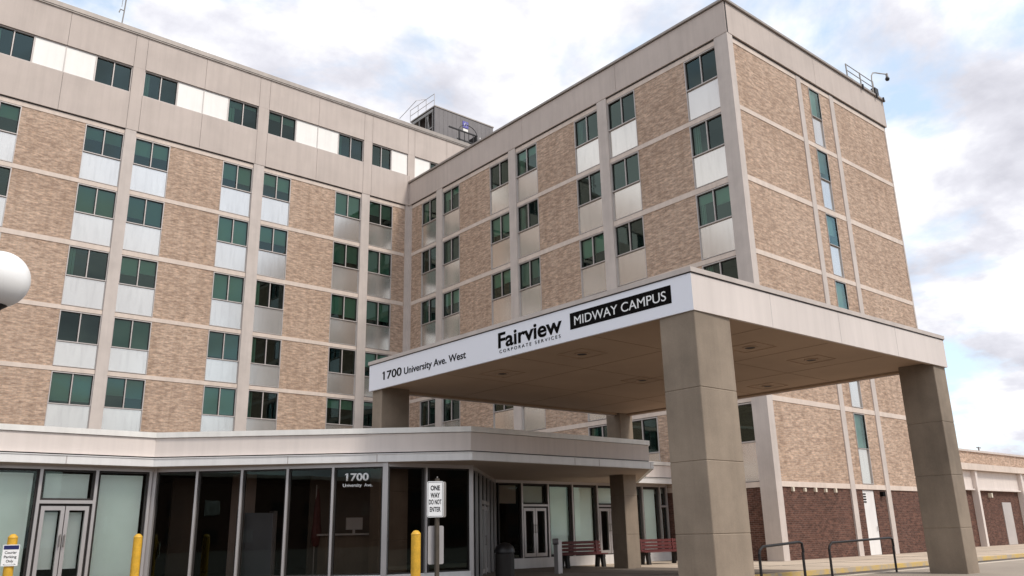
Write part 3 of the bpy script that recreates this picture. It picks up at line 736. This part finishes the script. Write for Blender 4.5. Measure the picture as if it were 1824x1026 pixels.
for x in (11.55, 13.05, 14.53):
    f = MB(); f.tube([(x, -25.3, 24.2), (x - .03, -25.3, 25.5)], .04, 8); f.build('post', M_steel, rr)
for z in (25.48, 25.12, 24.76):
    f = MB(); f.tube([(11.52, -25.3, z), (14.5, -25.3, z - .02)], .024, 8); f.build('rail', M_steel, rr)
f = MB()
for x in (12.15, 13.7, 14.45): f.box(x, x + .1, -25.78, -25.72, 24.0, 24.28)
build_each(f, 'clamp', M_rail, rr)
sc_ = thing('security_camera', 'dome camera hanging from a curved arm at the roof corner', 'camera', (14.2, -25.4, 24.2))
f = MB(); f.tube([(14.15, -25.4, 24.2), (14.2, -25.4, 25.4), (14.28, -25.4, 25.75), (14.5, -25.4, 26.0), (14.85, -25.4, 26.14), (15.4, -25.4, 26.3), (16.35, -25.4, 26.6)], .035, 8); f.build('arm', M_steel, sc_)
f = MB(); f.tube([(16.3, -25.4, 26.62), (16.3, -25.4, 26.35)], .07, 10); f.build('housing', M_steel, sc_)
f = MB(); f.lathe([(0, -.13), (.09, -.1), (.13, 0), (.09, .1), (0, .13)], (16.3, -25.4, 26.28), 14); f.build('dome', M_rail, sc_, smooth=True)
f = MB(); f.box(14.22, 14.6, -25.5, -25.25, 24.45, 24.95); f.build('control_box', M_rail, sc_)
f = MB(); f.tube([(13.2, -25.4, 24.3), (14.2, -25.4, 24.8)], .025, 6); f.build('brace', M_steel, sc_)
# ------------------------------------------------------------------ bollards
def bollard(x, y, h, label, r=.10):
    o = thing('bollard', label, 'bollard', (x, y, .10), 'yellow bollards in front of the pavilion')
    f = MB(); f.lathe([(0, 0), (r, 0), (r, h - .07), (r * 1.06, h - .065), (r * .98, h - .05)], (x, y, .1), 28); f.build('post', M_yel, o, smooth=False)
    f = MB(); f.lathe([(r * .98, h - .05), (r * .8, h - .02), (r * .45, h + .012), (0, h + .02)], (x, y, .1), 28); f.build('cap', M_yel, o, smooth=True)
    return o
b1 = bollard(-24.5, -21.81, 1.40, 'yellow bollard with a courier parking sign fixed to it')
bollard(-21.97, -22.27, 1.36, 'plain yellow bollard by the corner of the light and dark glazing')
bollard(-18.29, -28.54, 1.28, 'yellow bollard beside the one way sign post')
tdv = (Vector((CAM.x, CAM.y)) - Vector((-24.5, -21.81))).normalized(); 
sfr = Frame((-24.5, -21.81), (-tdv.y, tdv.x), (tdv.x, tdv.y))
if Vector(sfr.u).dot(rt) < 0: sfr.u = -sfr.u
f = MB(); sfr.box(f, -.16, .16, .115, .125, .84, 1.29); ps = f.build('sign_panel', M_letw, b1, bevel=0)
f = MB(); sfr.box(f, -.145, .145, .1255, .128, 1.19, 1.275); f.build('sign_header', M_navy, ps)
for s_, z, w in (("Courier", 1.10, .115), ("Parking", 1.01, .12), ("Only", .92, .07)): text(sfr, s_, -w, w, z, .055, .1255, ps, M_black, bold=.012, thick=.003)
text(sfr, "<------->", -.12, .12, .855, .04, .1255, ps, M_black, thick=.003)
# ------------------------------------------------------------------ one way sign
SP = (-19.32, -30.76)
sp = thing('sign_post', 'grey metal post with white one way do not enter signs', 'sign', (*SP, .0))
tdv = (Vector((CAM.x, CAM.y)) - Vector(SP)).normalized()
u = Vector((-tdv.y, tdv.x)); u = u if u.x * rt.x + u.y * rt.y > 0 else -u
def rot(v, a): a = R(a); return Vector((v.x * math.cos(a) - v.y * math.sin(a), v.x * math.sin(a) + v.y * math.cos(a)))
f = MB(); f.box(SP[0] - .035, SP[0] + .035, SP[1] - .03, SP[1] + .03, 0, 2.29); f.build('post', M_brown, sp, bevel=.006)
f = MB(); f.lathe([(0, 2.3), (.012, 2.3), (.012, 2.33), (0, 2.33)], (*SP, 0), 8); f.build('bolt', M_steel, sp)
def plate(fr, a0, a1, d0, d1, z0, z1, mt, name, parent):
    r_ = .03; pts = []
    for cx_, cz_, s0 in ((a1 - r_, z1 - r_, 0), (a0 + r_, z1 - r_, 90), (a0 + r_, z0 + r_, 180), (a1 - r_, z0 + r_, 270)):
        for k in range(5): an_ = R(s0 + 22.5 * k); pts.append((cx_ + r_ * math.cos(an_), cz_ + r_ * math.sin(an_)))
    f = MB(); a = [f.bm.verts.new(fr.P(x, d0, z)) for x, z in pts]; b_ = [f.bm.verts.new(fr.P(x, d1, z)) for x, z in pts]
    f.bm.faces.new(a); f.bm.faces.new(b_[::-1])
    for i in range(len(pts)): j = (i + 1) % len(pts); f.bm.faces.new((a[i], a[j], b_[j], b_[i]))
    return f.build(name, mt, parent)
f1 = Frame(SP, u, tdv)
cx = -.035
pl = plate(f1, cx - .15, cx + .15, .05, .055, 1.60, 2.24, M_letw, 'sign_plate', sp)
bd = MB()
for q in ((cx - .135, cx + .135, 2.22, 2.226), (cx - .135, cx + .135, 1.614, 1.62), (cx - .135, cx - .129, 1.62, 2.22), (cx + .129, cx + .135, 1.62, 2.22)): f1.box(bd, q[0], q[1], .0555, .057, q[2], q[3])
bd.build('sign_border', M_black, pl)
for s_, z, w, b_ in (("ONE", 2.08, .085, .03), ("WAY", 1.95, .085, .03), ("DO NOT", 1.83, .115, .02), ("ENTER", 1.70, .098, .02)): text(f1, s_, cx - w, cx + w, z, .085, .0555, pl, M_black, bold=b_, thick=.002)
f2 = Frame(SP, rot(u, 18), rot(tdv, 18))
plate(f2, -.12, .19, -.06, -.055, 1.60, 2.24, M_steel, 'rear_sign_plate', sp)
plate(f2, -.15, .15, -.056 - .01, -.061 - .01, .78, 1.45, M_alu, 'lower_sign_plate', sp)
# ------------------------------------------------------------------ globe lamp
GL = (-27.545, -36.87)
gl = thing('street_lamp', 'street lamp with a large white globe at the left edge', 'street lamp', (*GL, 0))
f = MB(); f.lathe([(.21 * math.sin(math.pi * k / 32), -.21 * math.cos(math.pi * k / 32)) for k in range(33)], (*GL, 3.12), 48); f.build('globe', M_globe, gl, smooth=True)
f = MB(); f.lathe([(0, 2.86), (.03, 2.86), (.05, 2.90), (.085, 2.925), (.06, 2.935), (0, 2.935)], (*GL, 0), 24); f.build('fitter', M_rail, gl)
f = MB(); f.lathe([(0, 0), (.12, 0), (.12, .06), (.06, .12), (.05, .5), (.024, 2.4), (.022, 2.87), (0, 2.87)], (*GL, 0), 20); f.build('pole', M_rail, gl)
# ------------------------------------------------------------------ benches
def bench(x, y, ang, label):
    o = thing('bench', label, 'bench', (0, 0, 0), 'red slatted benches by the back wall'); L_ = 1.95
    for k, (z, yy) in enumerate(((.86, .22), (.74, .205), (.62, .19), (.50, .175))):
        f = MB(); f.box(-L_ / 2, L_ / 2, yy, yy + .035, z - .075, z + .02); f.build('back_slat', M_red, o)
    for yy in (-.22, -.09, .04): 
        f = MB(); f.box(-L_ / 2, L_ / 2, yy, yy + .11, .425, .46); f.build('seat_slat', M_red, o)
    for xx in (-.78, .78):
        f = MB(); f.box(xx - .06, xx + .06, -.24, .20, .33, .425); f.hexa([(xx - .06, -.26, 0), (xx + .06, -.26, 0), (xx + .06, -.13, 0), (xx - .06, -.13, 0), (xx - .06, -.22, .33), (xx + .06, -.22, .33), (xx + .06, -.08, .33), (xx - .06, -.08, .33)])
        f.hexa([(xx - .06, .12, 0), (xx + .06, .12, 0), (xx + .06, .25, 0), (xx - .06, .25, 0), (xx - .06, .06, .33), (xx + .06, .06, .33), (xx + .06, .20, .33), (xx - .06, .20, .33)])
        f.build('leg', M_grey, o)
        f = MB(); f.hexa([(xx - .03, .15, .42), (xx + .03, .15, .42), (xx + .03, .175, .42), (xx - .03, .175, .42), (xx - .03, .195, .9), (xx + .03, .195, .9), (xx + .03, .22, .9), (xx - .03, .22, .9)]); f.build('back_brace', M_red, o)
    o.location = (x, y, .13); o.rotation_euler = (0, 0, ang)
    return o
bench(-6.85, -21.9, R(-8), 'red slatted bench to the left of the thin rear column, before green drapes')
bench(-3.45, -22.6, R(-8), 'red slatted bench between the thin rear column and the big front column')
# urn post, bin
P0 = (-10.5, -24.55)
o = thing('ash_post', 'pale square post with a round green grey head left of the red bench', 'post', (*P0, .13))
f = MB(); f.box(P0[0] - .09, P0[0] + .09, P0[1] - .09, P0[1] + .09, .13, 1.08); f.build('post', M_alu, o, bevel=.01)
f = MB(); f.tube([(P0[0] - .18, P0[1] + .02, 1.05), (P0[0] - .06, P0[1] - .1, 1.05)], .09, 18); f.build('head', M_pent, o)
P1 = (-12.75, -24.75)
o = thing('waste_bin', 'dark domed waste bin beside the glass entrance', 'bin', (*P1, .13))
f = MB(); f.lathe([(0, 0), (.25, 0), (.27, .05), (.27, .62), (.25, .66)], (*P1, .13), 20); f.build('body', M_grey, o)
f = MB(); f.lathe([(.29, .66), (.29, .72), (.24, .84), (.12, .92), (0, .94)], (*P1, .13), 20); f.build('lid', M_rail, o, smooth=True)
# black guard rails at the crossing
def rail(pts, label):
    o = thing('guard_rail', label, 'railing', (*pts[0][:2], .15), 'black tube rails on the traffic island')
    p, q = [Vector((*v, 0)) for v in pts]; d = (q - p).normalized()
    for s_ in (p, q):
        f = MB(); f.tube([(s_.x, s_.y, .15), (s_.x, s_.y, .78)], .028, 10); f.build('post', M_rail, o)
    f = MB(); e = p - d * .12; e2 = q + d * .25
    f.tube([(p.x, p.y, .78), (p.x + d.x * .03, p.y + d.y * .03, .86), (p.x + d.x * .14, p.y + d.y * .14, .93), (q.x - d.x * .1, q.y - d.y * .1, .99), (q.x, q.y, .96), (q.x + d.x * .03, q.y + d.y * .03, .78)], .028, 10); f.build('handrail', M_rail, o)
    return o
rail(((-13.5, -33.6), (-11.87, -33.57)), 'black bent tube rail nearest the big front column')
rail(((-9.8, -33.0), (-6.6, -32.95)), 'black bent tube rail farther right of the big front column')
# indoor things seen through the dark glass
o = thing('display_board', 'blue grey display board standing inside the dark glass lobby', 'board', (-18.2, -20.7, .34))
f = MB(); f.box(-18.9, -18.0, -20.95, -20.9, .34, 2.0); f.build('panel', M_board, o)
f = MB(); f.box(-18.95, -18.9, -21.1, -20.7, .34, 2.05); f.box(-18.0, -17.95, -21.1, -20.7, .34, 2.05); f.build('frame', M_alu, o)
o = thing('indoor_flag', 'furled red striped flag on a pole inside the lobby', 'flag', (-17.4, -22.3, .34))
f = MB(); f.tube([(-17.4, -22.3, .34), (-17.4, -22.3, 2.7)], .015, 8); f.build('pole', M_alu, o)
f = MB(); f.lathe([(.02, 2.6), (.07, 2.3), (.11, 1.7), (.15, 1.3), (.10, 1.1), (0, 1.05)], (-17.35, -22.3, 0), 9); f.build('cloth', M_red, o)

# ------------------------------------------------------------------ unseen buildings added across the street to darken glass reflections
def block(x0, x1, y0, y1, h, label, nrm):
    o = thing('reflection_building', label, 'building', ((x0 + x1) / 2, (y0 + y1) / 2, 0), 'unseen buildings added for reflections')
    f = MB(); f.box(x0, x1, y0, y1, 0, h); f.build('wall', M_dbrick, o)
    f = MB(); f.box(x0 - .3, x1 + .3, y0 - .3, y1 + .3, h, h + .5); f.build('cornice', M_fascia, o)
    fr = Frame((x0, y1), (1, 0), (0, 1)) if nrm == 'y' else Frame((x1, y0), (0, 1), (1, 0))
    L_ = (x1 - x0) if nrm == 'y' else (y1 - y0); n = int(L_ / 5)
    for fl in range(int(h / 3.8)):
        for k in range(n):
            a = L_ * (k + .5) / n
            f = MB(); fr.box(f, a - 1.1, a + 1.1, 0, .06, 1.0 + fl * 3.8, 2.9 + fl * 3.8); f.build('window', M_span if (k * 7 + fl * 3) % 5 == 0 else M_alud, o)
block(-120, -72, -118, -104, 11.5, 'unseen dark brick building added across the street for reflections in the pavilion glass', 'y')
block(-66, -8, -120, -106, 8.5, 'unseen long low dark brick building added across the street for reflections in the pavilion glass', 'y')
block(-2, 70, -118, -104, 12.5, 'unseen tall dark brick building added across the street to the right for reflections in glass', 'y')
block(-125, -112, -98, 10, 10, 'unseen dark brick building added across the side street for reflections in glass', 'x')

part = MB(); part.box(-17.2, -15.0, -21.6, -21.5, .34, 3.0); o = part.build('reflection_panel', M_drive, pav)  # upright panels added in the lobby to imitate wall reflections on the panes
part = MB(); part.box(-20.3, -19.6, -19.4, -19.3, .34, 3.0); part.build('reflection_panel', M_drive, pav)
o = thing('reception_desk', 'pale low reception desk inside the lobby behind the lettered glass', 'desk', (-16.6, -22.7, .34))
f = MB(); f.box(-17.3, -15.6, -22.8, -22.3, .34, 1.35); f.build('front', M_col, o, bevel=.02)
f = MB(); f.box(-17.4, -15.5, -22.9, -22.2, 1.35, 1.40); f.build('top', M_eave, o)
f = MB(); f.box(-16.6, -16.1, -22.6, -22.56, 1.5, 1.82); f.box(-16.38, -16.32, -22.58, -22.55, 1.4, 1.5); f.build('monitor', M_eave, o)
